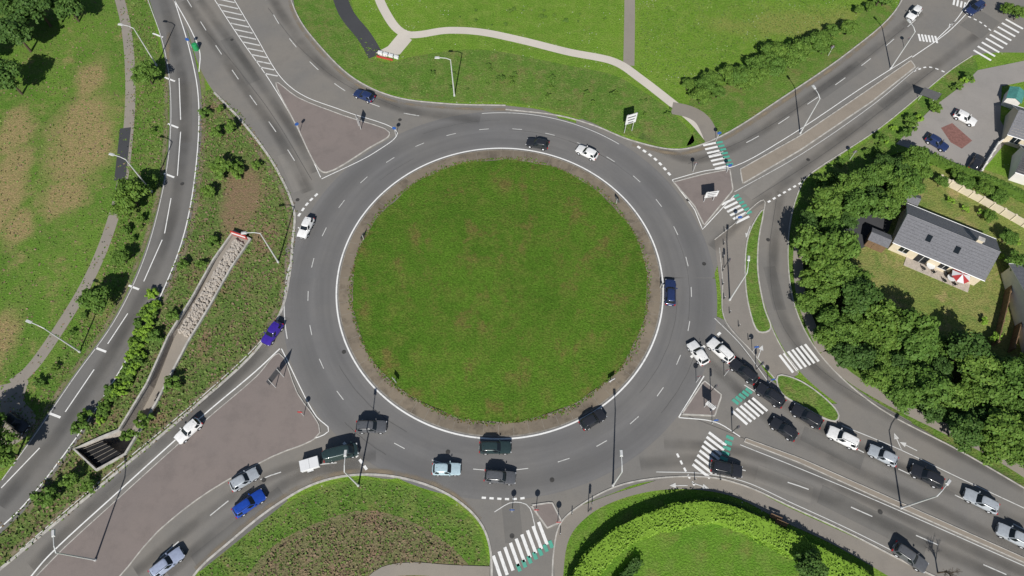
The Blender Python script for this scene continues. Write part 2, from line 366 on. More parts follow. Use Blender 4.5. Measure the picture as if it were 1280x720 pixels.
# --------------- roads
strip('ramp_road',[(-60,668),(0,602),(40,545),(90,472),(140,402),(175,330),(198,255),(210,185),(211,110),(200,45),(183,-15),(178,-40)],
      [(-60,735),(0,668),(32,637),(92,560),(152,468),(205,370),(235,290),(250,200),(252,120),(243,70),(222,0),(212,-40)],'ramp',.040,80)
poly('northwest_road',[(205,-40),(352,-40),(372,20),(400,58),(442,98),(492,121),(560,130),(632,132),(700,150),(640,250),(400,350),(362,345),(366,300),(368,265),(345,210),(305,155),(268,116),(250,85),(235,40)],'road',.048)
poly('northeast_road',[(720,150),(790,176),(850,187),(900,171),(980,121),(1060,66),(1118,15),(1145,-40),(1400,-60),(1400,70),(1290,66),(1215,70),(1188,88),(1100,160),(1008,222),(965,252),(925,282),(905,310),(880,360),(800,300)],'road',.046)
poly('southwest_road',[(362,300),(352,388),(322,436),(250,503),(130,604),(18,697),(-60,760),(230,760),(245,716),(290,675),(340,635),(390,606),(440,594),(500,597),(540,560),(480,450),(400,330)],'road',.046)
poly('southeast_road',[(800,430),(880,395),(905,400),(940,440),(968,478),(1010,503),(1050,505),(1100,511),(1200,564),(1290,616),(1420,690),(1420,840),(1290,775),(1150,712),(1060,666),(990,634),(930,607),(880,596),(800,604),(740,620),(700,560)],'road',.044)
poly('south_road',[(500,590),(560,618),(598,650),(612,682),(615,760),(690,760),(692,690),(700,655),(722,634),(780,605),(760,560),(560,560)],'road',.042)
strip('slip_road',[(955,246),(950,290),(948,340),(957,385),(976,430),(1000,465),(1040,500),(1100,540)],[(1002,224),(990,272),(985,330),(993,382),(1012,425),(1042,463),(1085,496),(1140,528)],'road',.052)
def circ(r,n=160): return [(CX+r*math.cos(2*math.pi*i/n),CY+r*math.sin(2*math.pi*i/n)) for i in range(n+1)]
A=Acc(); A.ribbon(circ(31.0),9.3,.056); 
o=A.out('roundabout_carriageway',['ring'])
poly('pavement',[(893,300),(918,280),(958,250),(948,290),(946,340),(956,388),(975,432),(998,468),(975,480),(940,440),(905,398),(899,350)],'pave',.060,smooth=False)
poly('car_park',[(1120,180),(1165,135),(1205,105),(1222,88),(1300,72),(1300,98),(1252,108),(1250,150),(1262,172),(1226,216),(1180,200)],'parking',.050,smooth=False)
poly('red_paving',[(1176,160),(1190,154),(1215,176),(1202,186),(1188,178)],'red',.056,smooth=False)
poly('driveway',[(1052,262),(1085,248),(1122,255),(1110,290),(1075,312),(1050,300)],'dark',.042,smooth=False)
def pq(u,v,du,dv,L,Wd,mat,z=.060):
    a=np.array(P(u,v)); b=np.array(P(u+du,v+dv)); d=(b-a)/np.linalg.norm(b-a); n=np.array([-d[1],d[0]])
    poly('road_patch',[tuple(a+d*L/2*s+n*Wd/2*t) for s,t in ((-1,-1),(1,-1),(1,1),(-1,1))],mat,z,world=True)
for q in [(300,75,10,16,14,2.6,'patch'),(365,215,8,18,9,2.4,'patchl'),(1050,100,-10,7,13,2.5,'patch'),(960,225,-10,8,11,2.3,'patchl'),(1120,120,-10,8,9,2.2,'patch'),(200,575,-10,8,16,2.4,'patchl'),(300,660,-10,8,14,2.6,'patch'),
   (1090,650,10,5,15,2.8,'patch'),(980,605,10,4,8,2.5,'patchl'),(1180,600,10,5,14,2.2,'patchl'),(1040,560,10,5,9,2.3,'patch'),(640,650,1,10,6,2.5,'patch'),(145,440,-8,12,13,2.4,'patch'),(232,140,0,12,15,2.3,'patch'),(968,360,3,12,8,2.0,'patch'),(1225,30,6,-5,7,5,'patch')]: pq(*q)
SE=Acc()
def seal(px,w=.07):
    ww=resample(W(cr(px)),.8); ww=ww+np.cumsum(rng.normal(size=ww.shape)*.008,axis=0); SE.ribbon(ww,w,.072)
seal([(860,520),(960,560),(1080,610),(1280,700)]); seal([(905,405),(960,470),(1040,512)]); seal([(250,30),(300,90),(345,150),(390,225)]); seal([(335,10),(375,60),(430,105),(500,135)])
seal([(340,400),(290,470),(200,545),(80,645)]); seal([(860,205),(940,170),(1040,105),(1130,35)]); seal([(940,250),(1040,185),(1170,85)]); seal([(970,250),(962,320),(975,400),(1030,465),(1150,535)])
for i in range(9):
    a=random.random()*6.28; r=random.choice((29.2,31.2,33.5)); b=random.uniform(.2,.7); k=20
    SE.ribbon([(CX+(r+.03*math.sin(q*1.3))*math.cos(a+b*q/k),CY+(r+.03*math.sin(q*1.3))*math.sin(a+b*q/k)) for q in range(k+1)],.05,.072)
SE.out('crack_sealing',['seal'])
A=Acc()
for u,v in [(372,250),(880,330),(560,565),(430,440),(690,600),(900,560),(1010,200),(960,300),(330,600),(290,50),(1100,640),(220,560),(640,670),(500,150),(860,250),(228,230)]:
    x,y=P(u,v); A.tube((x,y,.06),(x,y,.078),.34,.34,0,14)
A.out('manhole_covers',['cover'])
# --------------- splitter islands/medians (kerbed)
KA=Acc()
def island(name,px,mat,z=.14,kerb=True,smooth=True,kw=.22,n=4):
    poly(name,px,mat,z,smooth=smooth,side=.12,n=n)
    if kerb:
        w=W(cr(px,True,n) if smooth else px); w=w+[w[0]]; KA.ribbon(resample(w,.6),kw,z+.012,.12)
island('traffic_island',[(345,103),(372,122),(430,145),(488,167),(462,185),(408,216),(399,212),(372,160)],'median')
island('traffic_island',[(349,442),(322,470),(252,530),(152,620),(62,704),(30,745),(120,745),(198,664),(262,614),(340,571),(400,541),(372,492)],'median',kw=.15)
island('traffic_island',[(842,228),(880,218),(912,212),(916,238),(880,282),(868,258)],'median',smooth=False)
island('traffic_island',[(925,212),(1000,170),(1080,116),(1138,76),(1144,84),(1090,127),(1000,188),(928,230)],'medianb',smooth=False)
island('traffic_island',[(852,518),(880,476),(902,494),(893,520)],'median',smooth=False)
island('traffic_island',[(932,548),(1000,573),(1100,617),(1290,702),(1420,765),(1420,769),(1286,706),(1096,622),(998,578),(930,552)],'medianb',smooth=False,kw=.12)
island('traffic_island',[(664,632),(690,628),(702,652),(684,660)],'median',smooth=False)
island('grass_island',[(936,292),(954,262),(948,300),(947,340),(955,385),(963,412),(948,415),(936,385),(931,340)],'verge',.16)
island('grass_island',[(972,470),(1003,478),(1048,518),(1044,527),(1002,508),(975,490)],'verge',.16)
A=Acc(); A.ribbon(circ(25.35),2.3,.12,.1); A.out('truck_apron',['apron'])
vs=[];fs=[];R=24.3; nr=24;na=160
for i in range(nr+1):
    r=R*i/nr
    for j in range(na):
        a=2*math.pi*j/na; rr=r*(1+.006*math.sin(7*a)+.005*math.sin(17*a+1)+(.004*random.uniform(-1,1) if i==nr else 0))
        vs.append((CX+rr*math.cos(a),CY+rr*math.sin(a),.13+.7*(1-(i/nr)**2)))
for i in range(nr):
    for j in range(na): fs.append((i*na+j,(i+1)*na+j,(i+1)*na+(j+1)%na,i*na+(j+1)%na))
mk('central_island_meadow',vs,fs,['center'],smooth=True)
KA.ribbon(circ(26.5),.16,.13,.1,1); KA.ribbon(circ(24.45),.12,.128,.1,1)
for k in range(72):
    a=2*math.pi*k/72; KA.ribbon([(CX+r*math.cos(a),CY+r*math.sin(a)) for r in (24.5,25.4,26.4)],.05,.126,0,1)
def kerb(px,w=.22,mi=0): KA.ribbon(resample(W(cr(px)),.7),w,.13,.12,mi)
kerb([(352,-40),(372,20),(400,58),(442,98),(492,121),(560,130),(632,132)])
kerb([(268,116),(305,155),(345,210),(368,265),(366,300),(362,345),(352,388),(322,436),(250,503),(130,604),(18,697),(-40,745)],.4)
kerb([(632,137),(700,145),(745,158),(790,176),(850,187),(900,171),(980,121),(1060,66),(1118,15),(1145,-40)])
kerb([(230,745),(245,716),(290,675),(340,635),(390,606),(440,594),(500,597),(560,618),(598,650),(612,682),(615,745)],.3)
kerb([(690,745),(692,690),(700,655),(722,634),(780,605),(880,596),(930,607),(990,634),(1060,666),(1150,712),(1290,775)],.2)
kerb([(1215,70),(1188,88),(1100,160),(1008,222),(1000,235),(988,275),(985,330),(993,382),(1012,425),(1042,463),(1100,511),(1200,564),(1290,616),(1400,678)],.18)
kerb([(893,300),(918,280),(955,250),(949,290),(947,340),(956,388),(975,432),(998,466)],.15)
kerb([(899,310),(903,350),(905,398),(940,440),(972,478)],.15)
KA.out('kerb',['kerb','kerbd'])
# --------------- wear bands & dusty edges
WA=Acc()
def wear(px,width=2.2): WA.ribbon(resample(W(cr(px)),1.5),width,.064)
wear([(330,-20),(370,45),(410,90),(455,118),(520,140),(600,150)],3.0)
wear([(232,0),(275,65),(320,130),(360,190),(385,240)],3.0); wear([(250,0),(290,55),(330,110),(370,170),(395,215)],2.6)
wear([(355,395),(320,445),(240,520),(130,620),(40,710)],3.0)
wear([(470,570),(390,578),(330,598),(250,650),(170,715)],2.4); wear([(450,582),(390,590),(345,612),(270,665),(210,718)],2.4)
wear([(1280,655),(1159,600),(1054,550),(980,505),(925,455),(895,425)],2.6); wear([(1280,690),(1180,640),(1060,582),(975,535),(915,480),(870,440)],2.6)
wear([(800,580),(870,575),(940,590),(1050,630),(1180,690),(1290,740)],2.6); wear([(830,555),(900,560),(980,580),(1080,622),(1200,680),(1300,725)],2.4)
wear([(800,170),(860,200),(920,183),(1000,130),(1090,65),(1150,15)],2.8)
wear([(890,310),(940,262),(1010,205),(1090,145),(1160,90),(1220,45)],2.8)
wear([(975,240),(968,300),(967,350),(980,400),(1005,445),(1050,485),(1120,525),(1280,610)],2.6)
wear([(0,632),(60,560),(118,475),(175,375),(212,285),(228,200),(230,120),(215,40),(200,-10)],3.2)
WA.out('tyre_wear',['wear'],uv=True)
DA=Acc()
def dust(px,width=.9,z=.068): DA.ribbon(resample(W(cr(px)),1.5),width,z)
dust([(352,-40),(369,22),(397,61),(440,102),(490,126),(560,135),(632,137)])
dust([(262,118),(300,160),(340,215),(362,265),(357,345),(346,388),(318,432),(246,500),(126,600),(14,693)],1.3)
dust([(245,712),(290,671),(340,631),(390,602),(440,590),(500,593),(560,614),(600,650)],1.2)
dust([(790,181),(850,192),(900,176),(980,126),(1060,71),(1118,20)],1.2)
dust([(252,85),(255,130),(252,200),(238,290),(207,372),(154,470),(94,562),(34,640)],1.3,.045)
dust([(211,40),(208,110),(206,185),(195,255),(171,330),(136,402),(86,472),(36,545)],1.2,.045)
DA.out('edge_dirt',['dust'],uv=True)
# --------------- markings
MA=Acc()
def line(px,w=.18,smooth=True,mi=0,world=False): 
    ww=px if world else W(cr(px) if smooth else px); MA.ribbon(resample(ww,.8),w,.076,0,mi)
def dashed(px,dash=3,gap=3.5,w=.16,mi=1,world=False):
    ww=np.array(px if world else W(cr(px))); d=np.r_[0,np.cumsum(np.linalg.norm(np.diff(ww,axis=0),axis=1))]
    s=gap/2
    while s+dash<d[-1]:
        t=np.linspace(s,s+dash,max(2,int(dash/1.2)+1)); MA.ribbon(np.c_[np.interp(t,d,ww[:,0]),np.interp(t,d,ww[:,1])],w,.076,0,mi); s+=dash+gap
line(circ(26.9),.24,world=True)
dashed(circ(31.5),1.8,4.4,.12,1,world=True)
def arc(r,a0,a1,n=40): return [(CX+r*math.cos(math.radians(a0+(a1-a0)*i/n)),CY+r*math.sin(math.radians(a0+(a1-a0)*i/n))) for i in range(n+1)]
line(arc(35.3,52,96),.14,world=True,mi=1)
line(arc(35.3,172,198),.16,world=True,mi=1)
line([(185,0),(204,55),(213,110),(212,185),(200,255),(178,330),(143,402),(93,472),(43,545),(3,600)],.13,mi=1)
line([(218,0),(237,62),(248,120),(246,200),(231,290),(201,370),(148,467),(88,558),(28,634),(-5,665)],.18)
line([(218,0),(240,40),(250,66),(249,90)],.18)
for s in ([(2,610),(50,560)],[(82,515),(118,462)],[(135,430),(160,392)],[(180,352),(203,300)],[(206,292),(214,248)],[(222,220),(226,165)],[(226,150),(224,98)]): line(s,.16)
for (u,v) in [(70,520),(127,438),(168,360),(212,220),(217,158),(213,100),(198,45)]:
    line([(u-7,v-3),(u+6,v+2)],.35,False)
dashed([(228,-10),(262,45),(300,102),(345,165),(388,232)],3,5)
dashed([(322,-20),(352,35),(392,82),(435,116),(485,137),(540,148)],3,5)
line([(262,-10),(300,48),(338,102),(372,160),(401,222)],.14); line([(287,-10),(318,42),(352,98),(378,119),(430,139),(497,166),(470,190),(402,224)],.14)
for i in range(14):
    t=i/14; a=np.array([262,-10])*(1-t)+np.array([336,100])*t; b=np.array([287,-12])*(1-t)+np.array([350,95])*t
    line([a,b+np.array([2,8])],.30,False,1)
dashed([(372,272),(385,254),(402,238)],.7,.5,.4,0)
line([(350,436),(320,464),(250,523),(150,613),(60,696),(38,722)],.2)
line([(130,722),(200,661),(265,609),(345,563),(412,538),(395,520),(352,436)],.14)
dashed([(180,715),(250,655),(325,600),(385,583),(450,576)],3,5)
dashed([(428,552),(446,570),(462,592)],.7,.5,.4,0)
line([(350,395),(322,431),(250,498),(130,598),(25,688)],.14,mi=1)
line([(893,398),(925,430),(962,480)],.12,mi=1); 
line([(848,522),(880,470)],.16,False); line([(848,522),(895,528),(925,546)],.14)
line([(1052,532),(1120,560),(1200,598),(1290,640)],.14,mi=1)
dashed([(912,470),(985,515),(1080,566),(1200,622),(1300,672)],3,5)
line([(925,556),(1000,586),(1100,628),(1290,712)],.13,mi=1)
dashed([(880,575),(1000,608),(1100,650),(1280,728)],3,6)
dashed([(845,565),(862,598),(872,612)],.6,.5,.3,0)
line([(820,590),(880,592),(930,602),(990,629),(1060,661),(1150,706)],.13,mi=1)
dashed([(862,448),(884,430),(905,412)],.7,.5,.4,0)
dashed([(795,182),(820,200),(842,224)],.7,.6,.45,0)
dashed([(870,200),(930,180),(1010,130),(1090,72),(1150,20)],3,5)
dashed([(958,254),(985,238),(1006,226)],.6,.6,.35,0)
line([(840,225),(880,214),(918,208),(990,168),(1080,108),(1140,70)],.14); line([(918,240),(1000,194),(1090,132),(1148,84)],.12,mi=1)
line([(840,225),(868,262),(878,287),(918,244)],.14,False)
line([(1140,72),(1185,40),(1215,10)],.16); 
dashed([(1140,90),(1160,84),(1185,92)],.6,.6,.3,0)
dashed([(1208,20),(1225,28),(1240,40)],.6,.6,.3,0)
line([(1170,50),(1195,25),(1215,-5)],.16)
line([(618,640),(640,628),(660,632),(668,655),(670,665)],.13,mi=1); dashed([(600,622),(640,624),(660,622)],.6,.5,.3,0)
def arrow(u,v,du,dv,L=2.6,mi=1):
    a=np.array(P(u,v)); b=np.array(P(u+du,v+dv)); d=(b-a)/np.linalg.norm(b-a); n=np.array([-d[1],d[0]])
    MA.ribbon(np.array([a-d*L/2,a+d*L*.15]),.14,.076,0,mi); p=[a+d*L*.15+n*.38,a+d*L*.15-n*.38,a+d*L*.5]
    MA.quad([(q[0],q[1],.076) for q in (p[1],p[2],p[0])],mi)
for a in [(1135,558,-10,-5),(1122,552,-4,-9),(848,607,-9,0),(875,607,9,3),(950,440,3,-8),(935,290,-3,8),(1190,30,-8,6)]: arrow(*a)
MA.out('road_markings',['white','whitef','green'])
def zebra(a,b,nb,L,skew=0,mat='white',name='zebra_crossing',bw=.5,z=.080):
    a=np.array(P(*a)); b=np.array(P(*b)); d=(b-a)/np.linalg.norm(b-a); n=np.array([-d[1],d[0]]); ca,sa=math.cos(skew),math.sin(skew); n=np.array([n[0]*ca-n[1]*sa,n[0]*sa+n[1]*ca])
    Z=Acc()
    for i in range(nb):
        p=a+(b-a)*(i+.5)/nb; Z.ribbon(np.array([p-n*L/2,p+n*L/2]),bw,z)
    Z.out(name,[mat])
zebra((886,178),(903,212),7,2.6,bw=.42); zebra((898,176),(913,208),7,1.3,mat='green',name='cycle_crossing',bw=.45)
zebra((908,250),(930,277),6,2.8,bw=.42); zebra((919,243),(938,268),6,1.0,mat='green',name='cycle_crossing',bw=.45)
zebra((980,456),(1017,440),7,3.3,.1,bw=.42)
zebra((952,504),(922,524),6,2.8,.2,bw=.42); zebra((938,487),(917,504),5,1.1,.2,mat='green',name='cycle_crossing',bw=.5)
zebra((898,546),(875,592),8,3.0,-.15,bw=.42); zebra((913,544),(900,590),7,1.1,mat='green',name='cycle_crossing',bw=.5)
zebra((618,712),(682,664),9,3.2,-.25,bw=.45); zebra((645,712),(692,678),7,1.0,-.2,mat='green',name='cycle_crossing',bw=.5)
zebra((1225,72),(1270,28),9,3.8); zebra((1147,47),(1172,50),6,2.0,.1,bw=.4)
zebra((1190,2),(1208,8),4,2,.1,bw=.4)
# ---------------------------------------------------------------- vegetation
def leafcloud(pts,nrm,size,rot=1.0):
    n=len(pts); t=rng.normal(size=(n,3)); nr=nrm+rng.normal(size=(n,3))*rot*.45; nr/=np.linalg.norm(nr,axis=1,keepdims=True)
    a=np.cross(nr,t); a/=np.linalg.norm(a,axis=1,keepdims=True); b=np.cross(nr,a)
    s=(size*(.6+.8*rng.random(n)))[:,None]
    q=np.stack([pts-a*s*.5-b*s*.35,pts+a*s*.5-b*s*.35,pts+a*s*.35+b*s*.45,pts-a*s*.35+b*s*.4],1)
    return q.reshape(-1,3)
def quadmesh(name,verts,mats,extra=None,midx=None):
    n=len(verts)//4; ev,ef,ei=([],[],[]) if extra is None else extra
    me=bpy.data.meshes.new(name)
    fs=[tuple(range(4*i,4*i+4)) for i in range(n)]+[tuple(q+4*n for q in f) for f in ef]
    me.from_pydata([tuple(v) for v in verts.tolist()]+list(ev),[],fs)
    for m in mats: me.materials.append(M[m])
    ids=(list(midx) if midx is not None else [0]*n)+ei
    me.polygons.foreach_set('material_index',ids); me.update(); return me
def treemesh(name,R,ht,mats,nc=34,nl=85,leaf=.30,squash=.8,seed=0):
    r=np.random.default_rng(seed); A=Acc(); cz=ht-R*squash
    A.tube((0,0,-.1),(0,0,cz*.7),.05*R+.06,.035*R+.04,1); 
    allp=[];alln=[]
    for i in range(nc):
        d=r.normal(size=3); d/=np.linalg.norm(d); 
        if d[2]<-.45: d[2]=-d[2]
        rr=R*(.40+.52*r.random()); c=np.array([d[0]*rr,d[1]*rr,cz+d[2]*rr*squash])
        if i<9: A.tube((0,0,cz*(.45+.25*r.random())),tuple(c),.022*R+.02,.012,1,5)
        cr_=R*(.19+.19*r.random()); m=int(nl*(.55+.9*r.random()))
        q=r.normal(size=(m,3)); q/=np.linalg.norm(q,axis=1,keepdims=True); q[:,2]=np.where(q[:,2]<-.3,-q[:,2],q[:,2])
        p=c+q*cr_*(.5+.65*r.random((m,1)))*np.array([1,1,.8]); allp.append(p); alln.append(q+np.array([0,0,.5]))
    p=np.concatenate(allp); nn=np.concatenate(alln)
    return quadmesh(name,leafcloud(p,nn,np.full(len(p),leaf)),[mats,'bark'],(A.v,A.f,[1]*len(A.f)))
TM=[treemesh('deciduous_tree_mesh',3.0,6.5,'leaf',seed=i,nc=42,nl=85,leaf=.35) for i in range(5)]
TD=[treemesh('dark_tree_mesh',3.0,6.5,'leafd',seed=10+i,nc=56,nl=90,leaf=.34) for i in range(3)]
SH=[treemesh('shrub_mesh',1.0,1.5,'leaf',seed=20+i,nc=14,nl=45,leaf=.20) for i in range(4)]
SL=[treemesh('lime_shrub_mesh',1.0,1.5,'leafl',seed=30+i,nc=14,nl=45,leaf=.20) for i in range(2)]
def plant(name,meshes,u,v,R,base,zc=0,hs=1.0):
    me=random.choice(meshes); ob=bpy.data.objects.new(name,me); scene.collection.objects.link(ob)
    x,y=P(u,v,zc); k=R/base; ob.location=(x,y,0); ob.scale=(k,k*random.uniform(.9,1.1),k*hs*random.uniform(.9,1.1)); ob.rotation_euler=(0,0,random.random()*6.28); return ob
def inside(pts,poly):
    x,y=pts[:,0],pts[:,1]; r=np.zeros(len(pts),bool); n=len(poly); j=n-1
    for i in range(n):
        xi,yi=poly[i];xj,yj=poly[j]
        c=((yi>y)!=(yj>y))&(x<(xj-xi)*(y-yi)/((yj-yi) or 1e-9)+xi); r^=c; j=i
    return r
def sample(px,dens):
    w=np.array(W(px)); mn,mx=w.min(0),w.max(0); n=int((mx-mn).prod()*dens); p=rng.random((n,2))*(mx-mn)+mn
    return p[inside(p,w)]
for u,v,R in [(22,44,3.6),(10,98,3.3),(48,12,3.7),(84,6,3.1),(16,10,3.3),(-34,60,3.5)]: plant('park_tree',TD,u,v,R,3,4.2,.95)
for u,v,R in [(184,95,2.6),(165,248,3.0),(122,375,2.5),(150,320,1.4),(185,225,1.5),(10,565,3.0),(-10,530,2.6),(155,262,2.0)]: plant('tree',TM,u,v,R,3,2.2,.85)
for u,v,R in [(295,205,.9),(278,212,2.0),(290,160,1.4),(270,165,1.2),(297,215,1.2),(320,205,.9),(262,240,1.3),(265,300,1.0),(228,330,1.0),(250,330,.8),(215,395,1.0),(192,420,1.1),(90,600,1.3),(60,620,1.5),(110,608,1.0),(160,545,1.2),(215,480,1.2),(180,525,1.3),(255,140,1.0),(275,135,.8),(100,535,1.3),(105,520,1.0)]: plant('shrub',SH,u,v,R*1.1,1,1)
for i in range(60):
    t=random.random(); u=175+t*30+random.uniform(-9,9); v=455-t*85+random.uniform(-9,9); plant('shrub',SL+SH[:1],u-10,v,random.uniform(.5,.95),1,.5)
for i in range(45):
    t=random.random(); u=120+t*55+random.uniform(-6,6); v=525-t*80+random.uniform(-6,6); plant('shrub',SH+SL,u,v,random.uniform(.5,1.0),1,.5)
for i in range(12):
    t=random.random(); pts=cr([(196,60),(196,160),(185,240),(160,315),(120,380),(75,445),(45,500)]); p=pts[int(t*(len(pts)-1))]
    plant('shrub',SH,p[0]+random.uniform(-12,2),p[1]+random.uniform(-5,5),random.uniform(.4,1.1),1,.8)
w=np.array(W(TREEM,3.0)); got=[]
mn,mx=w.min(0),w.max(0)
for k in range(9000):
    p=rng.random(2)*(mx-mn)+mn
    if not inside(p[None],w)[0]: continue
    if all(np.hypot(*(p-q))>2.6 for q in got): got.append(p)
for p in got:
    me=random.choice(TM+TM+TD); ob=bpy.data.objects.new('deciduous_tree',me); scene.collection.objects.link(ob); k=random.uniform(.58,1.05)
    ob.location=(p[0],p[1],0); ob.scale=(k,k,k*random.uniform(.75,1.0)); ob.rotation_euler=(0,0,random.random()*6.28)
hr=cr([(862,118),(890,105),(930,98),(975,80),(1005,62),(1040,42),(1075,18),(1110,2)])
for i in range(60):
    p=random.choice(hr); plant('hedgerow_tree',TM,p[0]+random.uniform(-16,16),p[1]+random.uniform(-10,10),random.uniform(.7,2.4),3,1.2,.8)
for u,v,R in [(1130,210,2.4),(1145,200,2.4),(1125,235,2.6),(1208,225,1.5),(1230,235,1.7),(1250,245,1.5),(1200,215,1.2),(1262,295,1.5),(1240,268,1.3),(1272,330,2.0),(1180,225,1.2),(1275,15,1.6),(1262,8,1.4)]: plant('garden_tree',TM,u,v,R,3,2.0,.8)
for u,v,R in [(1268,300,1.2),(1225,268,1.0),(1205,262,.8),(1250,320,.9),(1190,250,.8),(1240,420,1.2),(1228,400,.8)]: plant('garden_shrub',SL,u,v,R,1,.6)
plant('tree',TD,1010,712,2.2,3,2.0,.8)
for i in range(26):
    t=random.random(); plant('shrub',SH+SL[:1],1008+t*195+random.uniform(-4,8),240-t*140+random.uniform(-5,12),random.uniform(.5,1.3),1,.5)
for i in range(26):
    t=random.random(); plant('shrub',SH,530+t*310+random.uniform(-4,8),92+t*45+random.uniform(-22,12),random.uniform(.3,.7),1,.5)
for i in range(16):
    plant('shrub',SH,random.uniform(520,770),random.uniform(10,30),random.uniform(.25,.6),1,.5)
# leafless tree near the south-east kerb
A=Acc(); rr_=random.Random(3)
def branch(p,d,L,r,lv):
    q=p+d*L; A.tube(p,q,r,r*.6,0,5)
    if lv==0: return
    for k in range(4):
        e=(d+Vector((rr_.uniform(-1,1),rr_.uniform(-1,1),rr_.uniform(-.2,.6)))*.8).normalized(); branch(p+d*L*rr_.uniform(.5,1),e,L*.62,r*.5,lv-1)
branch(Vector((0,0,0)),Vector((0,0,1)),2.2,.12,4)
o=A.out('bare_tree',['bark']); x,y=P(1172,716); o.location=(x,y,0)
def tufts(name,px,dens,size,mats,prob,zf,world=None):
    p=sample(px,dens) if world is None else world
    z=zf(p) if callable(zf) else np.full(len(p),zf)
    pts=np.c_[p,z]; nn=np.tile([0,0,1.5],(len(p),1)); q=leafcloud(pts,nn,np.full(len(p),size),1.9)
    me=quadmesh(name,q,mats,None,(rng.random(len(p))<prob).astype(int)); ob=bpy.data.objects.new(name,me); scene.collection.objects.link(ob)
nn=30000; rr=24.2*np.sqrt(rng.random(nn)); aa=rng.random(nn)*6.2832; pc=np.c_[CX+rr*np.cos(aa),CY+rr*np.sin(aa)]
red=np.sin(pc[:,0]*.31+1)*np.sin(pc[:,1]*.27)+.6*np.sin(pc[:,0]*.9+pc[:,1]*.7)+rng.normal(size=nn)*.5
A1=pc[red<.75]; A2=pc[red>=.75]
zfun=lambda p:.18+.7*(1-((p[:,0]-CX)**2+(p[:,1]-CY)**2)/R**2)
tufts('meadow_grass_tufts',None,0,.22,['tuft','tuftr'],.12,zfun,A1)
tufts('meadow_grass_tufts',None,0,.22,['tuft','tuftr'],.50,zfun,A2)
aa=rng.random(2600)*6.2832; rr=24.3+np.abs(rng.normal(size=2600))*.42*(.4+.6*np.sin(aa*5+1)**2); tufts('apron_weeds',None,0,.24,['tuft','tuftr'],.35,.15,np.c_[CX+rr*np.cos(aa),CY+rr*np.sin(aa)])
ps=sample(SLOPE,7); ps=ps[~inside(ps,np.array(tun))]
bc=np.array(P(300,250)); bd=np.hypot((ps[:,0]-bc[0])/3.6,(ps[:,1]-bc[1])/7.5)+rng.normal(size=len(ps))*.25; ps=ps[bd>1]
tufts('slope_plants',None,0,.34,['tufts','tuftb'],.30,.09,ps)
tufts('verge_plants',VERGEL,5,.30,['tufts','tuftb'],.22,.07)
tufts('flowerbed_plants',[(316,722),(345,684),(400,656),(455,642),(510,654),(560,684),(578,706),(515,704),(478,708),(450,725)],11,.26,['tuftb','tufts'],.42,.1)
tufts('flowerbed_plants',[(250,720),(300,676),(345,642),(395,616),(445,604),(500,609),(550,628),(585,655),(600,690),(603,707),(585,705),(560,682),(510,652),(455,640),(400,654),(345,682),(310,718)],8,.26,['tufts','tuftb'],.15,.06)
tufts('field_tufts',[(800,-20),(1090,-20),(1050,30),(980,70),(900,95),(850,110),(800,90)],3,.28,['tufts','tuft'],.15,.05)
tufts('verge_tufts',[(400,20),(500,75),(600,62),(700,82),(790,108),(850,160),(800,170),(740,150),(640,125),(500,115),(440,90)],4,.24,['tufts','tuft'],.25,.05)
tufts('park_tufts',PARK,1.4,.28,['tufts','tuftb'],.30,.06)
def hedge(name,px,width,height,mat,dens=38,leaf=.22):
    w=resample(W(cr(px)),.25); nrm=offs(w); n=int(len(w)*.25*width*dens); i=rng.integers(0,len(w)-1,n)
    side=rng.random(n)*2-1; top=rng.random(n)<.62
    bul=1+.10*np.sin(i*.11)+.07*np.sin(i*.37+1)
    o=np.where(top,side,np.sign(side))*width/2*bul; z=np.where(top,height,rng.random(n)*height)+rng.normal(size=n)*.07+.06*np.sin(i*.2)
    p=np.c_[w[i]+nrm[i]*o[:,None]+rng.normal(size=(n,2))*.06,z]; nd=np.c_[nrm[i]*(o[:,None]*.5),np.where(top,1.4,.2)]
    A=Acc(); A.ribbon(w[::3],width*.9,height-.08,height-.08)
    me=quadmesh(name,leafcloud(p,nd,np.full(n,leaf)),[mat,'leafd'],(A.v,A.f,[0]*len(A.f))); ob=bpy.data.objects.new(name,me); scene.collection.objects.link(ob)
hedge('clipped_hedge',[(718,740),(745,700),(785,668),(840,648),(885,642),(930,655),(985,682),(1040,710),(1090,740)],2.9,1.9,'leafl')
hedge('clipped_hedge',[(1160,200),(1190,214),(1240,232),(1300,262)],1.2,1.6,'leaf')
hedge('clipped_hedge',[(768,735),(800,700)],1.2,1.2,'leafd')
hedge('clipped_hedge',[(850,632),(900,630),(960,655)],1.0,1.0,'leafd')
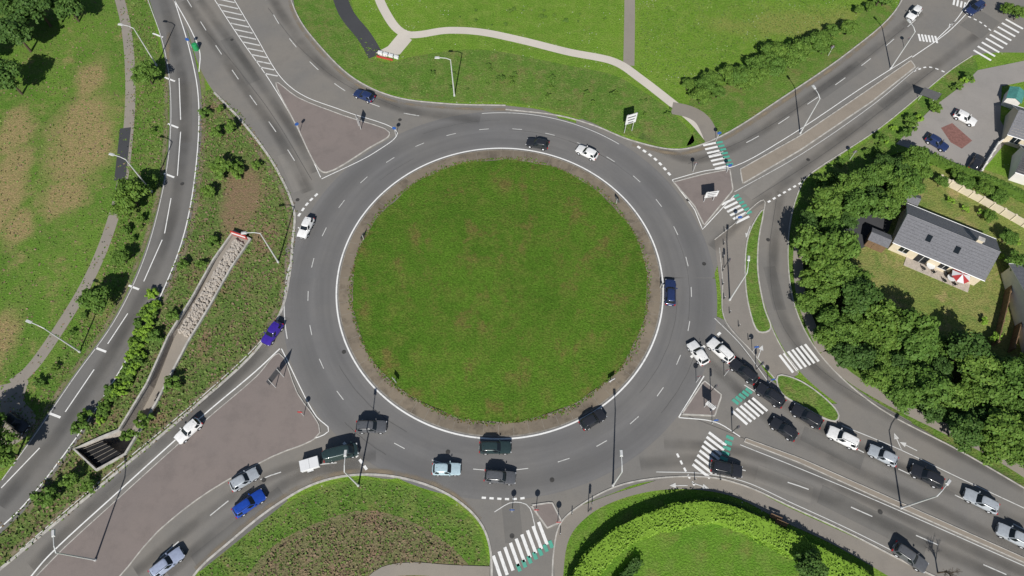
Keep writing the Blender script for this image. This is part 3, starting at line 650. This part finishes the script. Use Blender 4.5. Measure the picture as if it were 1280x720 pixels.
# ---------------------------------------------------------------- buildings
def house(name,cpx,z0,L,Wd,ang,eave,ridge,wallm,roofm,terrace=False,windows=True,over=.35):
    x,y=P(*cpx,z0); e=bpy.data.objects.new(name,None); scene.collection.objects.link(e); e.location=(x,y,0); e.rotation_euler=(0,0,ang)
    def ch(A,n,m):
        o=A.out(n,m); o.parent=e; return o
    A=Acc(); A.box(0,0,0,eave,L,Wd)
    for s in (-1,1): A.quad([(s*L/2,-Wd/2,eave),(s*L/2,Wd/2,eave),(s*L/2,0,ridge-.15)][::s],0)
    ch(A,'walls',[wallm])
    A=Acc(); ox=L/2+over; oy=Wd/2+over; k=(ridge-eave)/(Wd/2); ze=eave-over*k+.12; zr=ridge+.12
    for s in (-1,1):
        rows=10
        for i in range(rows):
            t0=i/rows;t1=(i+1)/rows; y0=s*oy*(1-t0);y1=s*oy*(1-t1);za=ze+(zr-ze)*t0+.03;zb=ze+(zr-ze)*t1
            A.quad([(-ox,y0,za),(ox,y0,za),(ox,y1,zb),(-ox,y1,zb)][::(-s)],0)
        A.quad([(-ox,s*oy,ze-.15),(ox,s*oy,ze-.15),(ox,s*oy,ze+.03),(-ox,s*oy,ze+.03)],1)
        A.tube((-ox,s*(oy+.06),ze-.02),(ox,s*(oy+.06),ze-.02),.07,.07,1,6)
    for s in (-1,1):
        for q in (-1,1): A.quad([(s*ox,q*oy,ze-.15),(s*ox,q*oy,ze+.03),(s*ox,0,zr+.03),(s*ox,0,zr-.15)],1)
    A.tube((-ox,0,zr+.03),(ox,0,zr+.03),.1,.1,0,6)
    ch(A,'roof',[roofm,'signw'])
    A=Acc(); A.box(L*.28,.3,ridge-.8,ridge+.9,.9,.6,0,0); A.box(L*.28,.3,ridge+.9,ridge+1.0,1.05,.75,0,1); ch(A,'chimney',[wallm,'kerb'])
    if windows:
        A=Acc()
        for i,xx in enumerate((-L*.36,-L*.14,L*.1,L*.34)):
            h0,h1,wd=(0.9,2.2,1.4) if i!=1 else (0.1,2.2,1.9)
            for s in (-1,1):
                A.box(xx,s*(Wd/2+.01),h0,h1,wd,.06,0,0); A.box(xx,s*(Wd/2+.03),h0-.08,h0,wd+.2,.14,0,1)
                A.box(xx,s*(Wd/2+.045),h0,h1,.06,.03,0,1)
        ch(A,'windows',['glass','signw'])
        A=Acc(); 
        for xx in (-L*.2,L*.12):
            yy=-Wd*.25; zz=eave+(ridge-eave)*.5+.17; A.quad([(xx-.4,yy-.5,zz-.5*k+.08),(xx+.4,yy-.5,zz-.5*k+.08),(xx+.4,yy+.5,zz+.5*k+.08),(xx-.4,yy+.5,zz+.5*k+.08)],0)
        ch(A,'skylights',['glass'])
        A=Acc(); A.box(L*.22,-Wd/2-.02,0,2.1,.95,.08,0,0); ch(A,'door',['wood'])
    return e
house('slate_roof_house',(1184,298),3.4,14.2,8.2,math.radians(-29),2.7,5.0,'wall','slate')
house('house',(1312,160),3.4,12,7,math.radians(-25),2.7,5.0,'wall','slate')
house('house',(1305,212),2,9,6,math.radians(-25),2.7,4.6,'wallw','slate2',windows=False)
house('house',(1318,390),3,9,16,math.radians(-5),2.8,5.0,'wallw','slate')
A=Acc(); x,y=P(1172,338); A.box(x,y,0,.14,10.5,3.6,math.radians(-29),0); A.out('terrace',['tile'])
def furn(u,v):
    x,y=P(u,v); A=Acc(); A.tube((x,y,.14),(x,y,.85),.06,.06,1); A.tube((x,y,.85),(x,y,.9),.7,.7,0,14)
    for k in range(4):
        a=k*1.57+.4; cx,cy=x+1.1*math.cos(a),y+1.1*math.sin(a); A.box(cx,cy,.5,.56,.45,.45,a,1); A.box(cx+.22*math.cos(a),cy+.22*math.sin(a),.56,1.0,.05,.45,a,1)
        for p in (-.18,.18): A.tube((cx+p,cy+p,.14),(cx+p,cy+p,.5),.03,.03,1,5)
    A.out('garden_table_set',['signw','dmetal'])
furn(1160,335); furn(1186,350)
A=Acc()
x,y=P(1192,352)
for k in range(8):
    a=k*.785; A.quad([(x,y,2.6),(x+1.5*math.cos(a),y+1.5*math.sin(a),2.1),(x+1.5*math.cos(a+.785),y+1.5*math.sin(a+.785),2.1)],k%2)
A.tube((x,y,.1),(x,y,2.55),.04,.04,0); A.out('patio_parasol',['signr','signw'])
def shed(name,u,v,lx,ly,ang,h,wm,rm):
    x,y=P(u,v); A=Acc(); A.box(x,y,0,h,lx,ly,ang,0); ca,sa=math.cos(ang),math.sin(ang)
    def q(a,b,z): return (x+a*ca-b*sa,y+a*sa+b*ca,z)
    a,b=lx/2+.2,ly/2+.2
    A.quad([q(-a,-b,h+.02),q(a,-b,h+.02),q(a,0,h+.6),q(-a,0,h+.6)],1); A.quad([q(-a,0,h+.6),q(a,0,h+.6),q(a,b,h+.02),q(-a,b,h+.02)],1)
    for s in(-1,1): A.quad([q(s*(a-.2),-b+.2,h),q(s*(a-.2),b-.2,h),q(s*(a-.2),0,h+.55)],0)
    A.box(*q(0,-ly/2-.02,0)[:2],0,h*.85,.9,.05,ang,2)
    A.out(name,[wm,rm,'wood'])
shed('garden_shed',1093,305,3,2.4,math.radians(-29),2.0,'wood','slate')
shed('garden_shed',1261,128,3.0,2.4,math.radians(60),2.0,'wallw','teal')
shed('garden_shed',1132,255,2.4,2.0,math.radians(-29),1.9,'wallw','slate')
def wallrun(name,px,w,h,mat,posts=False):
    A=Acc(); ww=resample(W(px),1.8); A.ribbon(ww,w,h,h,0)
    for p in ww: A.box(p[0],p[1],0,h+.12,w+.12,w+.12,0,1)
    A.out(name,[mat,mat])
wallrun('boundary_wall',[(1172,226),(1230,256),(1290,290)],.25,1.5,'wall')
wallrun('wooden_fence',[(1240,432),(1252,385),(1262,335)],.12,1.7,'wood')
wallrun('wooden_fence',[(1260,440),(1275,385)],.12,1.7,'wood')
wallrun('boundary_wall',[(1224,216),(1246,180),(1262,172)],.2,1.0,'wallw')
A=Acc(); x,y=P(485,67); 
for i in range(4): A.box(x-1.5+i*1.1,y-.4*i,0,.5,.9,.5,-.3,0)
A.box(x-.5,y-1.4,0,.35,3.4,.2,-.3,1); A.out('plaza_benches',['signw','redp'])
# ---------------------------------------------------------------- street lamps & signs
def lamp(u,v,h=9.7,adir=(1,0),al=1.8,mat='metal'):
    x,y=P(u,v); A=Acc(); a=Vector((adir[0],adir[1],0)).normalized()
    A.tube((0,0,0),(0,0,.35),.2,.18,0,10); A.tube((0,0,.35),(0,0,h-.4),.13,.085,0,10)
    p=Vector((0,0,h-.4)); q=a*(al*.4)+Vector((0,0,h)); r=a*al+Vector((0,0,h+.12)); A.tube(p,q,.08,.065,0,8); A.tube(q,r,.065,.06,0,8)
    ang=math.atan2(a.y,a.x); e=a*(al+.35); A.box(e.x,e.y,h+.06,h+.26,.95,.42,ang,0,.75); A.box(e.x,e.y,h+.02,h+.058,.7,.3,ang,1)
    A.box(.1,0,.6,1.1,.03,.14,0,1)
    o=A.out('street_lamp',[mat,'signw']); o.location=(x,y,0.03)
for u,v,d in [(568,120,(-1,.0)),(348,328,(-1,-.1)),(190,240,(-1,.3)),(100,440,(-1,.4)),(196,82,(-1,.2)),(120,700,(-.3,1)),(912,375,(.2,1)),(766,607,(0,1)),(1126,635,(.6,.6)),(448,607,(0,1)),(1000,167,(-.3,.8)),(1113,86,(-.3,.8))]: lamp(u,v,9.6,d,2.0)
def sign(name,u,v,h,w,ph,face,front='signw',two=False,shape='rect'):
    x,y=P(u,v); A=Acc(); ang=math.radians(face)
    if two:
        for s in (-1,1): A.tube((s*w*.35*math.cos(ang),s*w*.35*math.sin(ang),0),(s*w*.35*math.cos(ang),s*w*.35*math.sin(ang),h),.06,.06,0,6)
    else: A.tube((0,0,0),(0,0,h),.05,.05,0,6)
    nx,ny=math.sin(ang),-math.cos(ang)
    if shape=='rect':
        A.box(nx*.08,ny*.08,h-ph,h,w,.05,ang,2); A.box(nx*.115,ny*.115,h-ph+.06,h-.06,w-.12,.014,ang,1)
        if w>1.3:
            for k in range(3): A.box(nx*.126,ny*.126,h-ph+.25+k*ph*.28,h-ph+.25+k*ph*.28+ph*.1,w*(.5+.12*k),.006,ang,2)
    else:
        A.tube((nx*.07,ny*.07,h-w/2),(nx*.10,ny*.10,h-w/2),w/2,w/2,1,16); A.tube((nx*.03,ny*.03,h-w/2),(nx*.068,ny*.068,h-w/2),w/2,w/2,2,16)
    o=A.out(name,['metal',front,'signbk']); o.location=(x,y,.05)
sign('direction_sign',785,165,5.0,2.2,2.6,20,'signw',True)
sign('direction_sign',885,252,3.2,2.4,1.8,10,'signw',True)
sign('direction_sign',350,478,3.6,2.8,1.6,-120,'signw',True)
sign('direction_sign',450,160,3.2,1.4,1.8,120,'signb',True)
sign('billboard',1155,128,3.2,3.2,1.8,-30,'signbk',True)
sign('direction_sign',884,512,3.0,1.6,1.6,-40,'signw',True)
for u,v,f,c in [(375,165,30,'signb'),(380,520,0,'signr'),(640,640,0,'signb'),(697,655,0,'signr'),(895,176,0,'signb'),(908,216,10,'signb'),(920,280,0,'signb'),(960,480,10,'signb'),(890,530,0,'signb'),(905,470,180,'signr'),(870,478,180,'signr'),(1035,70,180,'signr'),(866,215,180,'signr'),(1062,200,180,'signr'),(1130,60,180,'signr'),(940,440,0,'signb'),(670,640,0,'signr'),(495,170,0,'signb'),(240,60,0,'signb')]:
    sign('traffic_sign',u,v,2.6,.75,.6,f,c,False,'disc')
for u,v,f in [(770,255,120),(455,300,-110),(495,478,-50),(763,478,30),(825,360,90)]: sign('chevron_sign',u,v,1.5,1.2,.6,f,'signw')
for u,v in [(945,462),(888,490),(915,540),(905,335),(735,640)]:
    x,y=P(u,v); A=Acc(); A.tube((0,0,0),(0,0,3.0),.06,.06,0,8); A.box(.12,0,2.2,3.1,.26,.3,0,1); 
    for k in range(3): A.tube((.25,0,2.4+k*.27),(.30,0,2.4+k*.27),.09,.09,2,10)
    o=A.out('traffic_light',['dmetal','signbk','signr']); o.location=(x,y,.05)
for px in ([(905,290),(903,330),(906,380),(935,425)],[(868,600),(900,600)],[(700,668),(712,645),(740,630)]):
    w=resample(W(cr(px)),2.5)
    for p in w:
        A=Acc(); A.tube((0,0,0),(0,0,.9),.07,.06,0,8); A.tube((0,0,.9),(0,0,.98),.06,.02,1,8); o=A.out('bollard',['dmetal','signw']); o.location=(p[0],p[1],.06)
for u,v in [(975,655),(968,648)]:
    x,y=P(u,v); A=Acc(); A.box(0,0,.4,.48,1.6,.4,-.4,0); 
    for s in(-.6,.6): A.box(s*math.cos(-.4),s*math.sin(-.4),0,.4,.1,.4,-.4,1)
    A.box(.09,.23,.6,.9,1.6,.06,-.4,0); o=A.out('bench',['wood','dmetal']); o.location=(x,y,.05)
x,y=P(246,62); A=Acc(); A.tube((0,0,0),(0,0,1.3),.55,.55,0,14); A.tube((0,0,1.3),(0,0,1.4),.55,.35,0,14); o=A.out('gore_marker',[plain('marker_green',(.02,.3,.1))]); o.location=(x,y,.05)
# ---------------------------------------------------------------- vehicles
def carmesh(key,paint,L=4.3,Wd=1.8,Ht=1.48,kind='hatch'):
    A=Acc(); hb=.93 if kind!='suv' else 1.05
    if kind=='van': hb=1.15
    xs=np.array([-1,-.985,-.94,-.8,-.6,-.35,-.1,.15,.35,.42,.6,.8,.92,.98,1])*L/2
    rr=[]
    for x in xs:
        t=x/(L/2); w=Wd/2*(1-.16*max(0,(abs(t)-.80)/.2)**2.2-(.10 if abs(t)>.999 else 0))
        if t>.3: top=hb-.22*((t-.3)/.7)**1.6
        elif t<-.75: top=hb-(.10 if kind!='sedan' else .06)*((-t-.75)/.25)**2
        else: top=hb
        if abs(t)>.999: top=top-.16
        elif abs(t)>.98: top=top-.05
        zb=.22+(.12 if abs(t)>.97 else 0)
        sec=[(0,zb),(w*.86,zb),(w*.97,zb+.14),(w,zb+.32),(w*.985,top-.14),(w*.90,top-.02),(w*.72,top+.012),(w*.35,top+.035),(0,top+.04)]
        rr.append([(x,-y,z) for y,z in sec]+[(x,y,z) for y,z in sec[-2:0:-1]])
    m=len(rr[0]); k=len(A.v)
    for r in rr:
        for p in r: A.v.append(p); A.uv.append((0,0))
    for i in range(len(rr)-1):
        for j in range(m):
            A.f.append((k+i*m+j,k+i*m+(j+1)%m,k+(i+1)*m+(j+1)%m,k+(i+1)*m+j)); A.i.append(5 if j in (0,m-1) else 0)
    A.f.append(tuple(k+m-1-j for j in range(m))); A.i.append(0); A.f.append(tuple(k+(len(rr)-1)*m+j for j in range(m))); A.i.append(0)
    if kind=='hatch': f0,r0,f1,r1=.38,-.93,.08,-.74
    elif kind=='sedan': f0,r0,f1,r1=.36,-.78,.06,-.50
    elif kind=='suv': f0,r0,f1,r1=.42,-.96,.16,-.84
    elif kind=='estate': f0,r0,f1,r1=.38,-.95,.10,-.82
    else: f0,r0,f1,r1=.80,-.985,.52,-.97
    N_=40; lv=[(f0,r0,Wd/2*.90,hb-.02,5),(f1+.03,r1-.02,Wd/2*.74,Ht-.09,4.5),(f1-.01,r1+.015,Wd/2*.68,Ht-.03,4),(f1-.12,r1+.10,Wd/2*.5,Ht,3.5)]
    k=len(A.v)
    for (f,r,w,z,ex) in lv:
        f*=L/2;r*=L/2; cx=(f+r)/2; hx=(f-r)/2
        for j in range(N_):
            a=2*math.pi*(j+.5)/N_; ca,sa=math.cos(a),math.sin(a)
            A.v.append((cx+hx*math.copysign(abs(ca)**(2/ex),ca),w*math.copysign(abs(sa)**(2/ex),sa),z)); A.uv.append((0,0))
    for l in range(3):
        for j in range(N_):
            aa=(2*math.pi*(j+1)/N_); q=abs(math.degrees(math.atan2(math.sin(aa),math.cos(aa))))
            pillar=(38<q<50) or (130<q<142) or (86<q<94)
            mi=0 if (l>0 or pillar or (kind=='van' and q>75)) else 1
            A.f.append((k+l*N_+j,k+l*N_+(j+1)%N_,k+(l+1)*N_+(j+1)%N_,k+(l+1)*N_+j)); A.i.append(mi)
    A.f.append(tuple(k+3*N_+j for j in range(N_))); A.i.append(0)
    for sx in (.62,-.60):
        for sy in (-1,1):
            x=sx*L/2; y=sy*Wd/2
            A.tube((x,y-sy*.25,.33),(x,y-sy*.005,.33),.33,.33,2,18); A.tube((x,y-sy*.01,.33),(x,y+sy*.01,.33),.2,.18,4,10)
            A.tube((x,y-sy*.10,.36),(x,y+sy*.004,.36),.39,.39,5,18)
    for sy in (-1,1):
        A.box(f0*L/2-.25,sy*(Wd/2+.09),hb-.02,hb+.13,.16,.22,0,0,.8)
        A.box(L/2-.16,sy*Wd*.34,hb-.40,hb-.24,.30,.34,sy*-.25,4)
        A.box(-L/2+.07,sy*Wd*.37,hb-.34,hb-.10,.18,.26,sy*.2,3)
    A.box(L/2-.0,0,.42,.56,.05,.9,0,5); A.box(L/2+.02,0,.40,.50,.03,.5,0,4); A.box(-L/2-.01,0,.5,.62,.03,.5,0,4)
    if kind in('suv','estate'):
        for sy in(-1,1): A.tube((r1*L/2+.25,sy*Wd*.32,Ht+.02),(f1*L/2-.15,sy*Wd*.32,Ht+.02),.03,.03,5,6)
    A.tube((r1*L/2+.3,0,Ht-.02),(r1*L/2+.15,0,Ht+.15),.02,.01,5,5)
    if kind=='hatch' : A.box((r1+.03)*L/2,0,Ht-.06,Ht-.02,.3,Wd*.6,0,0)
    ob=A.out(key,[paint,'glass','tyre','tail','head','black']); me=ob.data
    me.polygons.foreach_set('use_smooth',[True]*len(me.polygons))
    me.set_sharp_from_angle(angle=math.radians(38)); bpy.data.objects.remove(ob); return me
paints={'white':((.82,.82,.81),0),'black':((.026,.028,.034),0),'silver':((.48,.52,.56),.2),'ice':((.48,.63,.69),.1),'grey':((.13,.135,.145),.2),'blue':((.02,.08,.46),.2),'dblue':((.03,.05,.14),.2),'purple':((.06,.03,.36),.2),'green':((.035,.06,.062),.2),'pale':((.44,.50,.66),.2)}
paints={k:carpaint('car_paint_'+k,*v) for k,v in paints.items()}
dims={'hatch':(4.1,1.78,1.48),'sedan':(4.6,1.82,1.44),'suv':(4.5,1.86,1.66),'estate':(4.65,1.84,1.50),'van':(5.0,1.95,1.95)}
cache={}
def car(u,v,d,colr,kind='hatch',z=.06):
    key=(colr,kind)
    if key not in cache: cache[key]=carmesh(colr+'_'+kind,paints[colr],*dims[kind],kind)
    x,y=P(u,v,.8)
    if d=='ring': a=math.atan2(y-CY,x-CX)+math.pi/2
    else:
        x2,y2=P(u+d[0],v+d[1],.8); a=math.atan2(y2-y,x2-x)
    nm={'hatch':'hatchback_car','sedan':'sedan_car','suv':'suv','estate':'estate_car','van':'van'}[kind]
    o=bpy.data.objects.new(nm,cache[key]); scene.collection.objects.link(o); o.location=(x,y,z); o.rotation_euler=(0,0,a); return o
cars=[(1143,16,(-8,9),'white','hatch'),(1219,10,(-8,5),'dblue','suv'),(1207,147,(10,5),'white','hatch'),(1172,178,(10,6),'dblue','hatch'),(1221,203,(6,-10),'black','hatch'),
(455,119,(-10,-4),'dblue','hatch'),(672,179,'ring','black','hatch'),(734,190,'ring','white','hatch'),(382,284,'ring','white','hatch'),(838,365,'ring','dblue','estate'),
(340,416,(-10,14),'purple','hatch'),(235,538,(-10,9),'white','hatch'),(305,599,(10,-6),'silver','hatch'),(311,629,(10,-7),'blue','estate'),(208,704,(10,-8),'pale','estate'),
(464,533,(12,0),'grey','suv'),(426,566,(10,-2.5),'green','van'),(558,586,(12,0),'ice','hatch'),(619,559,(12,0),'green','estate'),(625,596,(12,1),'grey','suv'),(741,524,(10,-6),'black','hatch'),
(873,441,(-7,-10),'white','hatch'),(901,438,(-10,-9),'white','suv'),(930,464,(-10,-8),'black','estate'),(963,494,(-10,-7),'black','suv'),(1009,520,(-10,-6),'black','estate'),(980,536,(-10,-7),'black','hatch'),
(1054,547,(-10,-5),'white','suv'),(1104,569,(-10,-5),'silver','hatch'),(1159,595,(-10,-5),'black','suv'),(1227,626,(-10,-5),'silver','estate'),(1268,670,(-10,-5),'silver','suv'),(1138,696,(10,7),'grey','estate'),(908,586,(10,2),'black','suv'),(20,528,(10,8),'black','hatch')]
for cc in cars: car(*cc)
x,y=P(388,581,.6); x2,y2=P(398,578,.6); a=math.atan2(y2-y,x2-x)
A=Acc(); A.box(0,0,.5,1.25,2.6,1.5,0,0); A.box(0,0,1.25,1.32,2.7,1.6,0,0,.97); A.tube((1.3,0,.5),(2.5,0,.45),.05,.05,1)
for s in(-1,1): A.tube((-.1,s*.78,.3),(-.1,s*.95,.3),.3,.3,1,14); A.box(-.1,s*.87,.6,.66,.9,.26,0,2); A.box(-1.32,s*.6,.6,.75,.04,.2,0,3)
A.box(0,0,1.325,1.345,.05,1.5,0,2)
o=A.out('car_trailer',['signw','tyre','metal','tail']); o.location=(x,y,.06); o.rotation_euler=(0,0,a)
# ---------------------------------------------------------------- light, sky, camera
EL=math.radians(39.5); az=math.atan2(1,.1)
sd=Vector((math.cos(az)*math.cos(EL),math.sin(az)*math.cos(EL),-math.sin(EL)))
l=bpy.data.lights.new('sun','SUN'); l.energy=5.0; l.angle=math.radians(.5); l.color=(1,.96,.90)
so=bpy.data.objects.new('sun',l); scene.collection.objects.link(so); so.rotation_euler=sd.to_track_quat('-Z','Y').to_euler(); so.location=(0,-60,120)
wd=bpy.data.worlds.new('World'); scene.world=wd; wd.use_nodes=True; nt=wd.node_tree
sk=nt.nodes.new('ShaderNodeTexSky'); sk.sky_type='NISHITA'; sk.sun_disc=False; sk.sun_elevation=EL
s=-sd; sk.sun_rotation=math.atan2(s.x,s.y); sk.air_density=1.0; sk.dust_density=.6
bg=nt.nodes['Background']; bg.inputs['Strength'].default_value=.06; nt.links.new(sk.outputs[0],bg.inputs[0])
cd=bpy.data.cameras.new('camera'); co=bpy.data.objects.new('camera',cd); scene.collection.objects.link(co)
co.location=(0,0,H); co.rotation_euler=(T,0,0); cd.sensor_width=36; cd.lens=24; cd.clip_end=3000; scene.camera=co
scene.view_settings.view_transform='Standard'; scene.view_settings.look='None'; scene.view_settings.exposure=0
print('trees',len(got))
